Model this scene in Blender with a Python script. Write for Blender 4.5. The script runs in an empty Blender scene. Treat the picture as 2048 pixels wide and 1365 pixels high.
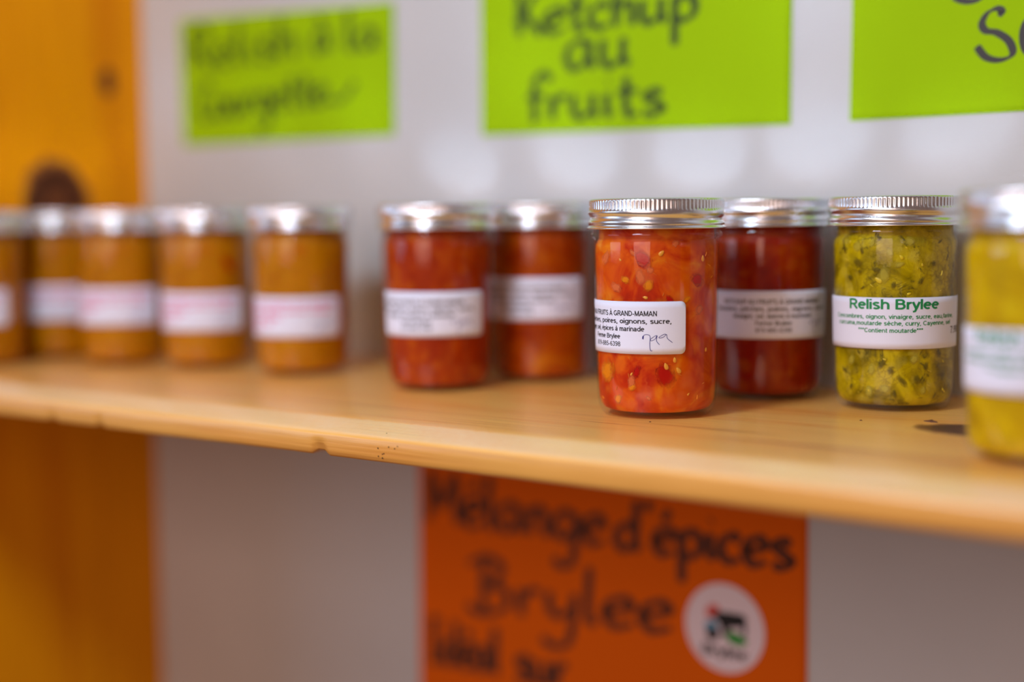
import bpy, math, random
from mathutils import Vector, Matrix, noise

random.seed(7)
scene = bpy.context.scene
COL = scene.collection
PI = math.pi

# ------------------------------------------------------------------ camera
YAW, PITCH, ROLL = math.radians(37.168), math.radians(4.9042), math.radians(0.6759)
cam_d = bpy.data.cameras.new('camera')
cam_d.sensor_width = 36.0
cam_d.lens = 2904.5 / 2048 * 36
cam_d.clip_start = 0.02
cam_d.dof.use_dof = True
cam_d.dof.focus_distance = 0.751
cam_d.dof.aperture_fstop = 1.55
cam_d.dof.aperture_blades = 0
cam = bpy.data.objects.new('camera', cam_d)
COL.objects.link(cam)
fw0 = Vector((-math.sin(YAW), math.cos(YAW), 0)); r0 = Vector((math.cos(YAW), math.sin(YAW), 0))
fw = fw0 * math.cos(PITCH) - Vector((0, 0, 1)) * math.sin(PITCH)
u0 = r0.cross(fw)
rt = r0 * math.cos(ROLL) - u0 * math.sin(ROLL)
up = r0 * math.sin(ROLL) + u0 * math.cos(ROLL)
M4 = Matrix((rt, up, -fw)).transposed().to_4x4()
M4.translation = Vector((0.4104, -0.5413, 0.1060))
cam.matrix_world = M4
scene.camera = cam

# ------------------------------------------------------------------ world, lights, exposure
world = bpy.data.worlds.new('room_ambient'); scene.world = world
world.use_nodes = True
bg = world.node_tree.nodes['Background']
bg.inputs[0].default_value = (1.0, 0.58, 0.46, 1)
bg.inputs[1].default_value = 0.16

def area(name, loc, target, size, power, color, shape='DISK'):
    l = bpy.data.lights.new(name, 'AREA'); l.shape = shape; l.size = size; l.energy = power; l.color = color
    o = bpy.data.objects.new(name, l); COL.objects.link(o); o.location = loc
    o.rotation_euler = (Vector(target) - Vector(loc)).to_track_quat('-Z', 'Y').to_euler()
    return o
key = bpy.data.lights.new('ceiling_spot_lamp', 'POINT'); key.energy = 16.5; key.color = (0.86, 0.97, 1.12); key.shadow_soft_size = 0.10
key_o = bpy.data.objects.new('ceiling_spot_lamp', key); COL.objects.link(key_o); key_o.location = (-0.06, -0.50, 0.62)
area('shop_front_fill', (0.25, -2.7, 0.72), (-0.1, 0.2, 0), 1.6, 28, (1.0, 0.68, 0.56), 'SQUARE')  # added warm fill light in front of the shelf, not a window
area('side_window', (-1.9, -1.5, 0.55), (-0.1, 0.2, 0.05), 1.1, 9, (0.72, 0.88, 1.15), 'SQUARE')

scene.view_settings.view_transform = 'Standard'
scene.view_settings.look = 'None'
scene.view_settings.gamma = 1.0
scene.view_settings.use_curve_mapping = False
scene.view_settings.exposure = 0.0
scene.cycles.use_denoising = True
scene.cycles.use_adaptive_sampling = True
scene.cycles.adaptive_threshold = 0.03
scene.cycles.max_bounces = 8
scene.cycles.diffuse_bounces = 4
scene.cycles.glossy_bounces = 4
scene.cycles.transparent_max_bounces = 32
scene.cycles.caustics_reflective = True
scene.cycles.caustics_refractive = True
scene.cycles.blur_glossy = 0.0
scene.cycles.sample_clamp_indirect = 40.0

# ------------------------------------------------------------------ helpers
def lin(r, g, b):
    def f(c):
        c /= 255.0
        return c / 12.92 if c <= 0.04045 else ((c + 0.055) / 1.055) ** 2.4
    return (f(r), f(g), f(b), 1.0)

def mesh_obj(name, verts, faces, mat=None, parent=None, smooth=False, mats=None, fmat=None):
    me = bpy.data.meshes.new(name)
    me.from_pydata([tuple(v) for v in verts], [], faces)
    for m in (mats or ([mat] if mat else [])):
        me.materials.append(m)
    if fmat:
        me.polygons.foreach_set('material_index', fmat)
    if smooth:
        me.polygons.foreach_set('use_smooth', [True] * len(me.polygons))
    me.update()
    return link(name, me, parent)

def link(name, me, parent=None):
    o = bpy.data.objects.new(name, me); COL.objects.link(o)
    if parent: o.parent = parent
    return o

def empty(name, loc=(0, 0, 0), rz=0):
    o = bpy.data.objects.new(name, None); COL.objects.link(o)
    o.empty_display_size = 0.02
    o.location = loc; o.rotation_euler = (0, 0, rz)
    return o

def tag(o, label, cat, group=None):
    o['label'] = label; o['category'] = cat
    if group: o['group'] = group
    return o

def new_mat(name):
    m = bpy.data.materials.new(name); m.use_nodes = True
    nt = m.node_tree
    return m, nt, nt.nodes['Principled BSDF']

def N(nt, kind, **kw):
    n = nt.nodes.new(kind)
    for k, v in kw.items():
        if k.startswith('i_'):
            n.inputs[k[2:].replace('_', ' ')].default_value = v
        else:
            setattr(n, k, v)
    return n

def ramp(nt, stops, interp='LINEAR'):
    n = nt.nodes.new('ShaderNodeValToRGB'); cr = n.color_ramp; cr.interpolation = interp
    while len(cr.elements) < len(stops): cr.elements.new(0.5)
    for e, (p, c) in zip(cr.elements, stops):
        e.position = p; e.color = c
    return n

def mix(nt, a, b, fac, blend='MIX'):
    n = nt.nodes.new('ShaderNodeMix'); n.data_type = 'RGBA'; n.blend_type = blend
    for s, v in ((n.inputs[0], fac), (n.inputs[6], a), (n.inputs[7], b)):
        if hasattr(v, 'links') or hasattr(v, 'is_output'): nt.links.new(v, s)
        else: s.default_value = v
    return n.outputs[2]

def bump(nt, bsdf, height, dist, strength=1.0):
    b = nt.nodes.new('ShaderNodeBump'); b.inputs['Distance'].default_value = dist; b.inputs['Strength'].default_value = strength
    nt.links.new(height, b.inputs['Height']); nt.links.new(b.outputs[0], bsdf.inputs['Normal'])

def plain(name, col, rough=0.6, **kw):
    m, nt, b = new_mat(name)
    b.inputs['Base Color'].default_value = col; b.inputs['Roughness'].default_value = rough
    for k, v in kw.items(): b.inputs[k.replace('_', ' ')].default_value = v
    return m

# ------------------------------------------------------------------ materials
def mat_wall():
    m, nt, b = new_mat('painted_plaster')
    tc = N(nt, 'ShaderNodeTexCoord')
    n1 = N(nt, 'ShaderNodeTexNoise', i_Scale=9.0, i_Detail=3.0)
    nt.links.new(tc.outputs['Object'], n1.inputs['Vector'])
    r = ramp(nt, [(0.3, lin(194, 199, 202)), (0.75, lin(200, 205, 208))])
    nt.links.new(n1.outputs[0], r.inputs[0]); nt.links.new(r.outputs[0], b.inputs['Base Color'])
    n2 = N(nt, 'ShaderNodeTexNoise', i_Scale=420.0, i_Detail=3.0)
    nt.links.new(tc.outputs['Object'], n2.inputs['Vector'])
    bump(nt, b, n2.outputs[0], 0.0006, 0.5)
    b.inputs['Roughness'].default_value = 0.55
    return m

def mat_wood(name, light, dark, axis, knots, rough=0.42, streaks=(), coat=0.6, worn_lit=0.0, spec=0.5):
    """varnished pine: grain drawn out along one axis, bent around the knots.
    knots: (along, across, radius_along, radius_across); axis 0 = board along X (across Y), 2 = along Z (across Y)"""
    m, nt, b = new_mat(name)
    L = nt.links
    tc = N(nt, 'ShaderNodeTexCoord'); sep = N(nt, 'ShaderNodeSeparateXYZ'); L.new(tc.outputs['Object'], sep.inputs[0])
    al, ac, th = (sep.outputs[0], sep.outputs[1], sep.outputs[2]) if axis == 0 else (sep.outputs[2], sep.outputs[1], sep.outputs[0])
    def math_(op, a, c=None, clamp=False):
        n = nt.nodes.new('ShaderNodeMath'); n.operation = op; n.use_clamp = clamp
        for s, v in ((n.inputs[0], a), (n.inputs[1], c)):
            if v is None: continue
            if isinstance(v, (int, float)): s.default_value = v
            else: L.new(v, s)
        return n.outputs[0]
    # distance fields of the knots
    bend = None; kd = []
    for (ka, kc, ra, rc) in knots:
        dx = math_('DIVIDE', math_('SUBTRACT', al, ka), ra); dy = math_('DIVIDE', math_('SUBTRACT', ac, kc), rc)
        d = math_('SQRT', math_('ADD', math_('MULTIPLY', dx, dx), math_('MULTIPLY', dy, dy)))
        kd.append(d)
        infl = math_('DIVIDE', rc * 1.2, math_('ADD', math_('MULTIPLY', d, d), 0.8))
        sh = math_('MULTIPLY', infl, dy)
        bend = sh if bend is None else math_('ADD', bend, sh)
    acb = math_('SUBTRACT', ac, bend) if bend is not None else ac
    comb = N(nt, 'ShaderNodeCombineXYZ'); L.new(math_('MULTIPLY', al, 2.2), comb.inputs[0]); L.new(math_('MULTIPLY', acb, 34.0), comb.inputs[1]); L.new(math_('MULTIPLY', th, 34.0), comb.inputs[2])
    n1 = N(nt, 'ShaderNodeTexNoise', i_Scale=1.0, i_Detail=4.0, i_Roughness=0.55); L.new(comb.outputs[0], n1.inputs['Vector'])
    comb2 = N(nt, 'ShaderNodeCombineXYZ'); L.new(math_('MULTIPLY', al, 12.0), comb2.inputs[0]); L.new(math_('MULTIPLY', acb, 420.0), comb2.inputs[1]); L.new(math_('MULTIPLY', th, 420.0), comb2.inputs[2])
    n2 = N(nt, 'ShaderNodeTexNoise', i_Scale=1.0, i_Detail=3.0); L.new(comb2.outputs[0], n2.inputs['Vector'])
    r1 = ramp(nt, [(0.30, dark), (0.48, light), (0.62, tuple(min(1, c * 1.06) for c in light)), (0.8, dark)])
    L.new(n1.outputs[0], r1.inputs[0])
    r2 = ramp(nt, [(0.3, (0.80, 0.72, 0.62, 1)), (0.6, (1, 1, 1, 1))]); L.new(n2.outputs[0], r2.inputs[0])
    col = mix(nt, r1.outputs[0], r2.outputs[0], 0.55, 'MULTIPLY')
    for (sa, sc, la, wc) in streaks:                      # resin streaks
        dx = math_('DIVIDE', math_('SUBTRACT', al, sa), la); dy = math_('DIVIDE', math_('SUBTRACT', ac, sc), wc)
        d = math_('SQRT', math_('ADD', math_('MULTIPLY', dx, dx), math_('MULTIPLY', dy, dy)))
        f = math_('SUBTRACT', 1.0, d, True)
        col = mix(nt, col, lin(176, 100, 52), math_('MULTIPLY', f, 0.95))
    if worn_lit:                                              # lip rubbed to speckled bare wood, its highlight painted in as extra paleness
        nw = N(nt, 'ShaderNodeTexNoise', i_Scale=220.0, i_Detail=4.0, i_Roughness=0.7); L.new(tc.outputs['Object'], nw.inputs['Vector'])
        ef = math_('MULTIPLY', math_('SUBTRACT', worn_lit, math_('ADD', ac, math_('MULTIPLY', math_('SUBTRACT', nw.outputs[0], 0.5), 0.004))), 400.0, True)
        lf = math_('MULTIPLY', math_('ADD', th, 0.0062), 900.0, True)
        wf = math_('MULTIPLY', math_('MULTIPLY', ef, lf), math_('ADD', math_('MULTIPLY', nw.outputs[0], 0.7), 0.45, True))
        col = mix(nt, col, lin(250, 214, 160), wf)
        ff = math_('MULTIPLY', math_('SUBTRACT', -0.0062, th), 900.0, True)      # front face darkened in the colour to stand for weaker light
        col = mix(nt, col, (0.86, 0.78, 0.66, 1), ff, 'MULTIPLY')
    nk = N(nt, 'ShaderNodeTexNoise', i_Scale=90.0, i_Detail=3.0); L.new(tc.outputs['Object'], nk.inputs['Vector'])
    for d in kd:
        dn = math_('ADD', d, math_('MULTIPLY', math_('SUBTRACT', nk.outputs[0], 0.5), 0.55))
        kr = ramp(nt, [(0.0, lin(96, 52, 28)), (0.35, lin(112, 62, 34)), (0.62, lin(66, 34, 20)), (0.82, lin(84, 44, 26)), (1.0, lin(150, 92, 48))])
        L.new(dn, kr.inputs[0])
        f = math_('MULTIPLY', math_('SUBTRACT', 1.12, dn), 7.0, True)
        col = mix(nt, col, kr.outputs[0], f)
    L.new(col, b.inputs['Base Color'])
    b.inputs['Roughness'].default_value = rough
    b.inputs['Coat Weight'].default_value = coat; b.inputs['Coat Roughness'].default_value = 0.24; b.inputs['Specular IOR Level'].default_value = spec
    bump(nt, b, n2.outputs[0], 0.0004, 0.8)
    return m

def mat_glass(name, f0, grazing):
    m, nt, b = new_mat(name)
    nt.nodes.remove(b)
    out = nt.nodes['Material Output']
    tr = N(nt, 'ShaderNodeBsdfTransparent'); tr.inputs[0].default_value = (0.975, 0.98, 0.975, 1)
    gl = N(nt, 'ShaderNodeBsdfGlossy'); gl.inputs['Roughness'].default_value = 0.03
    lw = N(nt, 'ShaderNodeLayerWeight'); lw.inputs['Blend'].default_value = 0.5
    pw = N(nt, 'ShaderNodeMath', operation='POWER'); pw.inputs[1].default_value = 5.0
    nt.links.new(lw.outputs['Facing'], pw.inputs[0])
    mr = N(nt, 'ShaderNodeMapRange'); mr.inputs[3].default_value = f0; mr.inputs[4].default_value = grazing
    nt.links.new(pw.outputs[0], mr.inputs[0])
    mx = N(nt, 'ShaderNodeMixShader')
    nt.links.new(mr.outputs[0], mx.inputs[0]); nt.links.new(tr.outputs[0], mx.inputs[1]); nt.links.new(gl.outputs[0], mx.inputs[2])
    nt.links.new(mx.outputs[0], out.inputs[0])
    return m

def mat_contents(name, stops, scale, chunk=None, sss=0.35, radius=(0.010, 0.004, 0.0015), dark=None, seed=0.0, relief=0.0, fine=0.0):
    """preserve in the jar: cloudy mix of pulp colours with softer chunks"""
    m, nt, b = new_mat(name); L = nt.links
    tc = N(nt, 'ShaderNodeTexCoord')
    mp = N(nt, 'ShaderNodeMapping'); mp.inputs['Location'].default_value = (seed, seed * 0.37, seed * 0.61)
    L.new(tc.outputs['Object'], mp.inputs[0])
    n1 = N(nt, 'ShaderNodeTexNoise', i_Scale=scale, i_Detail=4.0, i_Roughness=0.6, i_Distortion=0.8)
    L.new(mp.outputs[0], n1.inputs['Vector'])
    r = ramp(nt, stops); L.new(n1.outputs[0], r.inputs[0])
    col = r.outputs[0]
    if chunk:
        v = N(nt, 'ShaderNodeTexVoronoi', i_Scale=scale * 2.3); v.inputs['Randomness'].default_value = 1.0
        nw = N(nt, 'ShaderNodeTexNoise', i_Scale=scale * 3, i_Detail=2.0)
        L.new(mp.outputs[0], nw.inputs['Vector'])
        wv = mix(nt, mp.outputs[0], nw.outputs[1], 0.006)
        L.new(wv, v.inputs['Vector'])
        cs = N(nt, 'ShaderNodeSeparateColor'); L.new(v.outputs['Color'], cs.inputs[0])
        rc = ramp(nt, chunk); L.new(cs.outputs[0], rc.inputs[0])
        md = N(nt, 'ShaderNodeMapRange'); md.inputs[1].default_value = 0.55; md.inputs[2].default_value = 0.25; md.inputs[3].default_value = 0.0; md.inputs[4].default_value = 0.55
        L.new(v.outputs['Distance'], md.inputs[0])
        col = mix(nt, col, rc.outputs[0], md.outputs[0])
    if fine:
        nf = N(nt, 'ShaderNodeTexVoronoi', i_Scale=fine, feature='DISTANCE_TO_EDGE')
        nd = N(nt, 'ShaderNodeTexNoise', i_Scale=fine * 0.8, i_Detail=3.0); L.new(mp.outputs[0], nd.inputs['Vector'])
        L.new(mix(nt, mp.outputs[0], nd.outputs[1], 0.004), nf.inputs['Vector'])
        rf = ramp(nt, [(0.0, (0.55, 0.52, 0.45, 1)), (0.10, (0.95, 0.95, 0.92, 1)), (0.5, (1.06, 1.06, 1.04, 1))]); L.new(nf.outputs['Distance'], rf.inputs[0])
        mask = N(nt, 'ShaderNodeTexNoise', i_Scale=scale * 1.4, i_Detail=2.0); L.new(mp.outputs[0], mask.inputs['Vector'])
        rm = ramp(nt, [(0.45, (0, 0, 0, 1)), (0.62, (0.8, 0.8, 0.8, 1))]); L.new(mask.outputs[0], rm.inputs[0])
        col = mix(nt, col, rf.outputs[0], rm.outputs[0], 'MULTIPLY')
    if dark:
        n3 = N(nt, 'ShaderNodeTexNoise', i_Scale=scale * 2.1, i_Detail=5.0, i_Roughness=0.7, i_Distortion=1.2)
        L.new(mp.outputs[0], n3.inputs['Vector'])
        rd = ramp(nt, [(0.56, (0, 0, 0, 1)), (0.68, (1, 1, 1, 1))]); L.new(n3.outputs[0], rd.inputs[0])
        col = mix(nt, col, dark, rd.outputs[0])
    L.new(col, b.inputs['Base Color'])
    if relief and chunk: bump(nt, b, n3.outputs[0], relief, 0.8)
    b.inputs['Roughness'].default_value = 0.4
    b.inputs['Specular IOR Level'].default_value = 0.1
    b.inputs['Subsurface Weight'].default_value = sss
    b.inputs['Subsurface Radius'].default_value = radius
    b.inputs['Subsurface Scale'].default_value = 1.0
    return m

M_WALL = mat_wall()
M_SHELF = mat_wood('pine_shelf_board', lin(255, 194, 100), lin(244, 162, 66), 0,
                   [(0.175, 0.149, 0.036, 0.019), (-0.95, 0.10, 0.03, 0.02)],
                   streaks=[(0.129, 0.064, 0.07, 0.004), (0.19, 0.058, 0.08, 0.003), (0.06, 0.086, 0.05, 0.0025), (0.005, 0.075, 0.03, 0.0012), (-0.03, 0.094, 0.035, 0.0010), (-0.15, 0.06, 0.09, 0.0016)], worn_lit=0.0215)
M_PANEL = mat_wood('pine_side_board', lin(250, 162, 0), lin(232, 136, 0), 2,
                   [(0.118, 0.184, 0.036, 0.031), (-0.62, 0.10, 0.03, 0.02), (0.222, 0.239, 0.012, 0.007)], coat=0.0, rough=0.6, spec=0.12)
M_FLOOR = plain('shop_floor_paint', lin(120, 108, 98), 0.6)
M_GLASS = mat_glass('clear_jar_glass', 0.042, 0.5)
M_GLASS_IN = mat_glass('clear_glass_wetted_inside', 0.004, 0.1)
M_METAL = plain('tin_plated_band', (0.80, 0.84, 0.90, 1), 0.27, Metallic=1.0)
M_DISC = plain('tin_plated_disc', (0.86, 0.87, 0.89, 1), 0.22, Metallic=1.0)
def mat_paper(name, col, rough=0.6, tex=0.00006, spec=0.15):
    m, nt, b = new_mat(name)
    tc = N(nt, 'ShaderNodeTexCoord'); n = N(nt, 'ShaderNodeTexNoise', i_Scale=2600.0, i_Detail=2.0)
    nt.links.new(tc.outputs['Object'], n.inputs['Vector']); bump(nt, b, n.outputs[0], tex, 0.7)
    b.inputs['Base Color'].default_value = col; b.inputs['Roughness'].default_value = rough; b.inputs['Specular IOR Level'].default_value = spec
    return m
M_LABEL = mat_paper('white_label_paper', lin(226, 233, 255))
M_GREEN = mat_paper('lime_green_card', lin(154, 198, 0), 0.8)
M_ORANGE = mat_paper('orange_card', lin(222, 100, 0), 0.8)
M_STICKER = mat_paper('white_sticker_paper', lin(232, 222, 232), 0.4)
M_MARKER = plain('black_marker_ink', lin(34, 30, 28), 0.5)
M_MARKER_G = plain('thin_green_black_marker_ink', lin(52, 78, 0), 0.7)
M_MARKER_O = plain('dark_marker_ink', lin(84, 36, 4), 0.7)
M_INK = plain('black_print_ink', lin(38, 38, 46), 0.6)
M_INKGREEN = plain('green_print_ink', lin(0, 138, 78), 0.6)
M_INKPINK = plain('pink_print_ink', lin(222, 120, 168), 0.6)
M_PEN = plain('blue_pen_ink', lin(24, 32, 130), 0.5)

C_FOCUS = mat_contents('fruit_ketchup', [(0.28, lin(160, 14, 0)), (0.42, lin(196, 48, 0)), (0.56, lin(222, 94, 4)), (0.72, lin(234, 142, 18))], 44,
                       [(0.0, lin(190, 22, 2)), (0.35, lin(224, 96, 8)), (0.6, lin(236, 148, 34)), (0.8, lin(222, 104, 56)), (1.0, lin(184, 14, 4))], 0.45)
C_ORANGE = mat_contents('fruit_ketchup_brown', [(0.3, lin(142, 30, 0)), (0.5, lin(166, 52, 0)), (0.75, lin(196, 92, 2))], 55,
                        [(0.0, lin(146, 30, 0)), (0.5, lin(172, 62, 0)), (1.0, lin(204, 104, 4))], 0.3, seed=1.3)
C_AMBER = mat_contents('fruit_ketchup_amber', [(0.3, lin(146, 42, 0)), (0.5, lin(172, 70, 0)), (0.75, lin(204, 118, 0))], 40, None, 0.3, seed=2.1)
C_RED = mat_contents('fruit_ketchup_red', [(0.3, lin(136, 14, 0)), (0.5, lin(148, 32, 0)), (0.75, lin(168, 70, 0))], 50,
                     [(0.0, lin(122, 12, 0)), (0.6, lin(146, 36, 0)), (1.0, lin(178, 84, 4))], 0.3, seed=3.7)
C_MUST = mat_contents('mustard_pickle', [(0.3, lin(170, 104, 0)), (0.5, lin(192, 124, 0)), (0.75, lin(206, 142, 0))], 45,
                      [(0.0, lin(180, 104, 0)), (0.5, lin(198, 132, 0)), (0.9, lin(194, 120, 0)), (1.0, lin(196, 78, 0))], 0.25, seed=4.4)
C_RELISH = mat_contents('cucumber_relish', [(0.30, lin(104, 90, 0)), (0.44, lin(156, 138, 0)), (0.58, lin(198, 178, 4)), (0.74, lin(208, 190, 40))], 52,
                        [(0.0, lin(128, 120, 30)), (0.4, lin(186, 166, 4)), (0.7, lin(206, 190, 70)), (1.0, lin(104, 96, 30))], 0.2,
                        (0.006, 0.005, 0.001), lin(92, 82, 22), seed=5.2, relief=0.0014, fine=300.0)
def mat_flesh(name, col, core=0.45, edge=0.98, top=0.9):
    """piece sunk in the sauce: its rim dissolves into the pulp around it"""
    m, nt, b = new_mat(name); L = nt.links
    b.inputs['Base Color'].default_value = col; b.inputs['Roughness'].default_value = 0.45; b.inputs['Specular IOR Level'].default_value = 0.1
    tc = N(nt, 'ShaderNodeTexCoord'); sp = N(nt, 'ShaderNodeVectorMath', operation='MULTIPLY'); sp.inputs[1].default_value = (1, 0, 1)
    L.new(tc.outputs['Object'], sp.inputs[0])
    ln = N(nt, 'ShaderNodeVectorMath', operation='LENGTH'); L.new(sp.outputs[0], ln.inputs[0])
    nz = N(nt, 'ShaderNodeTexNoise', i_Scale=2.2, i_Detail=3.0); L.new(tc.outputs['Object'], nz.inputs['Vector'])
    ad = N(nt, 'ShaderNodeMath', operation='ADD'); L.new(ln.outputs['Value'], ad.inputs[0])
    ms = N(nt, 'ShaderNodeMath', operation='MULTIPLY_ADD'); ms.inputs[1].default_value = 0.7; ms.inputs[2].default_value = -0.35
    L.new(nz.outputs[0], ms.inputs[0]); L.new(ms.outputs[0], ad.inputs[1])
    mr = N(nt, 'ShaderNodeMapRange', interpolation_type='SMOOTHSTEP'); mr.inputs[1].default_value = core; mr.inputs[2].default_value = edge; mr.inputs[3].default_value = top; mr.inputs[4].default_value = 0.0
    L.new(ad.outputs[0], mr.inputs[0]); L.new(mr.outputs[0], b.inputs['Alpha'])
    return m
C_RELISHY = mat_contents('yellow_cucumber_relish', [(0.30, lin(176, 142, 0)), (0.46, lin(204, 170, 0)), (0.62, lin(218, 188, 0)), (0.78, lin(150, 128, 0))], 42,
                         [(0.0, lin(160, 134, 0)), (0.5, lin(212, 180, 0)), (1.0, lin(222, 198, 20))], 0.25, (0.006, 0.005, 0.001), seed=6.3)
M_SEED = plain('pale_yellow_seed', lin(236, 164, 52), 0.35, Subsurface_Weight=0.3, Subsurface_Scale=0.002)
M_SEEDG = plain('yellow_relish_seed', lin(218, 196, 34), 0.35)
M_RED = mat_flesh('red_pepper_flesh', lin(186, 6, 0), 0.35, 1.0, 0.85)
M_PALE = mat_flesh('pale_pear_flesh', lin(230, 124, 70), 0.3, 1.0, 0.7)
M_YEL = mat_flesh('yellow_peach_flesh', lin(238, 146, 16), 0.3, 1.0, 0.75)
M_FIBRE = plain('yellow_fruit_fibre', lin(232, 140, 26), 0.4)
M_DARKG = mat_flesh('dark_cucumber_skin', lin(104, 94, 26), 0.2, 1.0, 0.7)
M_PALEG = mat_flesh('pale_cucumber_flesh', lin(196, 184, 66), 0.25, 1.0, 0.65)

# ------------------------------------------------------------------ the setting
WALL_Y, CORNER_X = 0.2766, -0.6045
FLOOR_Z = -1.05
def box(name, lo, hi, mat, parent=None):
    (x0, y0, z0), (x1, y1, z1) = lo, hi
    v = [(x0, y0, z0), (x1, y0, z0), (x1, y1, z0), (x0, y1, z0), (x0, y0, z1), (x1, y0, z1), (x1, y1, z1), (x0, y1, z1)]
    f = [(3, 2, 1, 0), (4, 5, 6, 7), (0, 1, 5, 4), (1, 2, 6, 5), (2, 3, 7, 6), (3, 0, 4, 7)]
    return mesh_obj(name, v, f, mat, parent)
w = box('wall_back', (-1.6, WALL_Y, FLOOR_Z), (1.6, WALL_Y + 0.1, 1.25), M_WALL); w['kind'] = 'structure'
fl = box('floor', (-1.6, -3.0, FLOOR_Z - 0.05), (1.6, WALL_Y + 0.1, FLOOR_Z), M_FLOOR); fl['kind'] = 'structure'

# shelving unit: one long pine board with a worn bullnose front, and the side board it is fixed to
unit = tag(empty('shelving_unit', (CORNER_X, 0.14, FLOOR_Z)), 'varnished pine wall shelf holding the row of preserve jars, with knotty side board', 'shelf')
def local(o):
    """keep a part built in world coordinates in place under its parent"""
    o.matrix_parent_inverse = o.parent.matrix_basis.inverted() if not o.parent.parent else (o.parent.parent.matrix_basis @ o.parent.matrix_basis).inverted()

def build_shelf():
    X0, X1, n = CORNER_X + 0.0005, 0.75, 620
    D = WALL_Y - 0.0003
    prof = [(D, 0.0), (0.20, 0.0), (0.12, 0.0), (0.06, 0.0), (0.032, 0.0), (0.0235, -0.0001), (0.0205, -0.0005), (0.012, -0.0026), (0.005, -0.0043), (0.0024, -0.0050),
            (0.0008, -0.0058), (0.0001, -0.0072), (0.0, -0.0105), (0.0, -0.0140), (0.0004, -0.0168), (0.0014, -0.0180), (0.006, -0.0182), (0.10, -0.0182), (D, -0.0182)]
    v = []; f = []
    chips = [(-0.1330, -0.1222, 0.0022), (-0.365, -0.355, 0.0012), (-0.318, -0.309, 0.0015), (0.33, 0.338, 0.001)]
    for i in range(n + 1):
        x = X0 + (X1 - X0) * i / n
        wob = noise.noise(Vector((x * 9, 3.1, 0))) * 0.0007 + noise.noise(Vector((x * 60, 1.7, 0))) * 0.0002
        cut = 0
        for a, b_, h in chips:
            if a <= x <= b_:
                t = (x - a) / (b_ - a); cut = max(cut, h * min(1, 8 * t, 3 * (1 - t)))
        for j, (y, z) in enumerate(prof):
            dz = dy = 0
            if 8 <= j <= 12: dz = wob * 0.8; dy = abs(noise.noise(Vector((x * 25, j * 0.3, 5)))) * 0.0004
            if 13 <= j <= 16: dz = wob * 0.5 + cut * (1 if j < 16 else 1); dy = cut * 0.5
            v.append((x, y + dy, z + dz))
    k = len(prof)
    for i in range(n):
        for j in range(k - 1):
            a = i * k + j
            f.append((a, a + 1, a + k + 1, a + k))
    f.append(tuple(range(k - 1, -1, -1))); f.append(tuple(n * k + j for j in range(k)))
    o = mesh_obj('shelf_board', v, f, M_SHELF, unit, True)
    local(o)
    return o
shelf = build_shelf()
side = box('side_panel', (CORNER_X - 0.019, -0.012, FLOOR_Z), (CORNER_X, WALL_Y - 0.0003, 1.1), M_PANEL, unit); local(side)
# worm holes in the front edge
def pinholes():
    v = []; f = []
    for (x, y, z, r) in [(-0.0840, 0.0042, -0.0035, .00036), (-0.0833, -0.00005, -0.0135, .00036), (-0.0823, -0.00005, -0.0132, .00036), (-0.0861, -0.00005, -0.0148, .00036),
                         (-0.0834, -0.00005, -0.0155, .00042), (-0.0863, -0.00005, -0.0107, .0004), (-0.0790, -0.00005, -0.0095, .00035), (-0.075, -0.00005, -0.0100, .00035), (-0.073, -0.00005, -0.0086, .0003)]:
        b0 = len(v)
        for k in range(8):
            a = 2 * PI * k / 8
            if y > 0.001: v.append((x + r * math.cos(a), y - r * math.sin(a) * 0.8, z + 0.00012 + 0.0 + r * math.sin(a) * -0.45))
            else: v.append((x + r * math.cos(a), y - 0.0001, z + r * math.sin(a)))
        f.append(tuple(range(b0, b0 + 8)))
    o = mesh_obj('worm_holes', v, f, plain('dark_hole', lin(26, 14, 6), 0.9), shelf); o['kind'] = 'stuff'
pinholes()

# ------------------------------------------------------------------ jar parts (metres)
def lathe(prof, seg, closed=False):
    v = []; f = []; k = len(prof)
    for i in range(seg):
        a = 2 * PI * i / seg; c, s = math.cos(a), math.sin(a)
        for (r, z) in prof: v.append((r * c, r * s, z))
    for i in range(seg):
        i2 = (i + 1) % seg
        for j in range(k - (0 if closed else 1)):
            j2 = (j + 1) % k
            f.append((i * k + j, i2 * k + j, i2 * k + j2, i * k + j2))
    return v, f

def mm(p): return [(r / 1000, z / 1000) for r, z in p]

def me_from(name, v, f, mat, smooth=True):
    me = bpy.data.meshes.new(name); me.from_pydata(v, [], f); me.materials.append(mat)
    if smooth: me.polygons.foreach_set('use_smooth', [True] * len(me.polygons))
    me.update(); return me

GLASS_OUT = [(0.01, 1.6), (20, 1.4), (24.5, 0.7), (26.2, 0.0), (27.6, 0.25), (29.2, 1.6), (30.5, 4.0), (31.4, 7.5), (31.8, 12), (31.95, 18), (32.4, 45), (32.9, 72), (33.2, 88), (33.15, 91),
             (32.9, 92.6), (33.1, 93.4), (34.2, 94.2), (34.85, 95.2), (34.9, 95.9), (34.3, 96.9), (33.5, 97.6), (33.2, 99), (33.2, 112.6)]
GLASS_IN = [(32.0, 112.6), (31.9, 98), (32.5, 91.8), (32.6, 88), (32.25, 72), (31.75, 45), (31.3, 18), (31.1, 13), (30.7, 8.4), (29.9, 5.3), (28.6, 3.3), (26.8, 2.2), (22, 2.0), (0.01, 2.0)]
v, f = lathe(mm(GLASS_OUT + GLASS_IN), 96)
ME_GLASS = me_from('glass', v, f, M_GLASS); ME_GLASS.materials.append(M_GLASS_IN)
_k, _o = len(GLASS_OUT) + len(GLASS_IN), len(GLASS_OUT)
ME_GLASS.polygons.foreach_set('material_index', [1 if (p % (_k - 1)) >= _o else 0 for p in range(len(ME_GLASS.polygons))])
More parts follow.
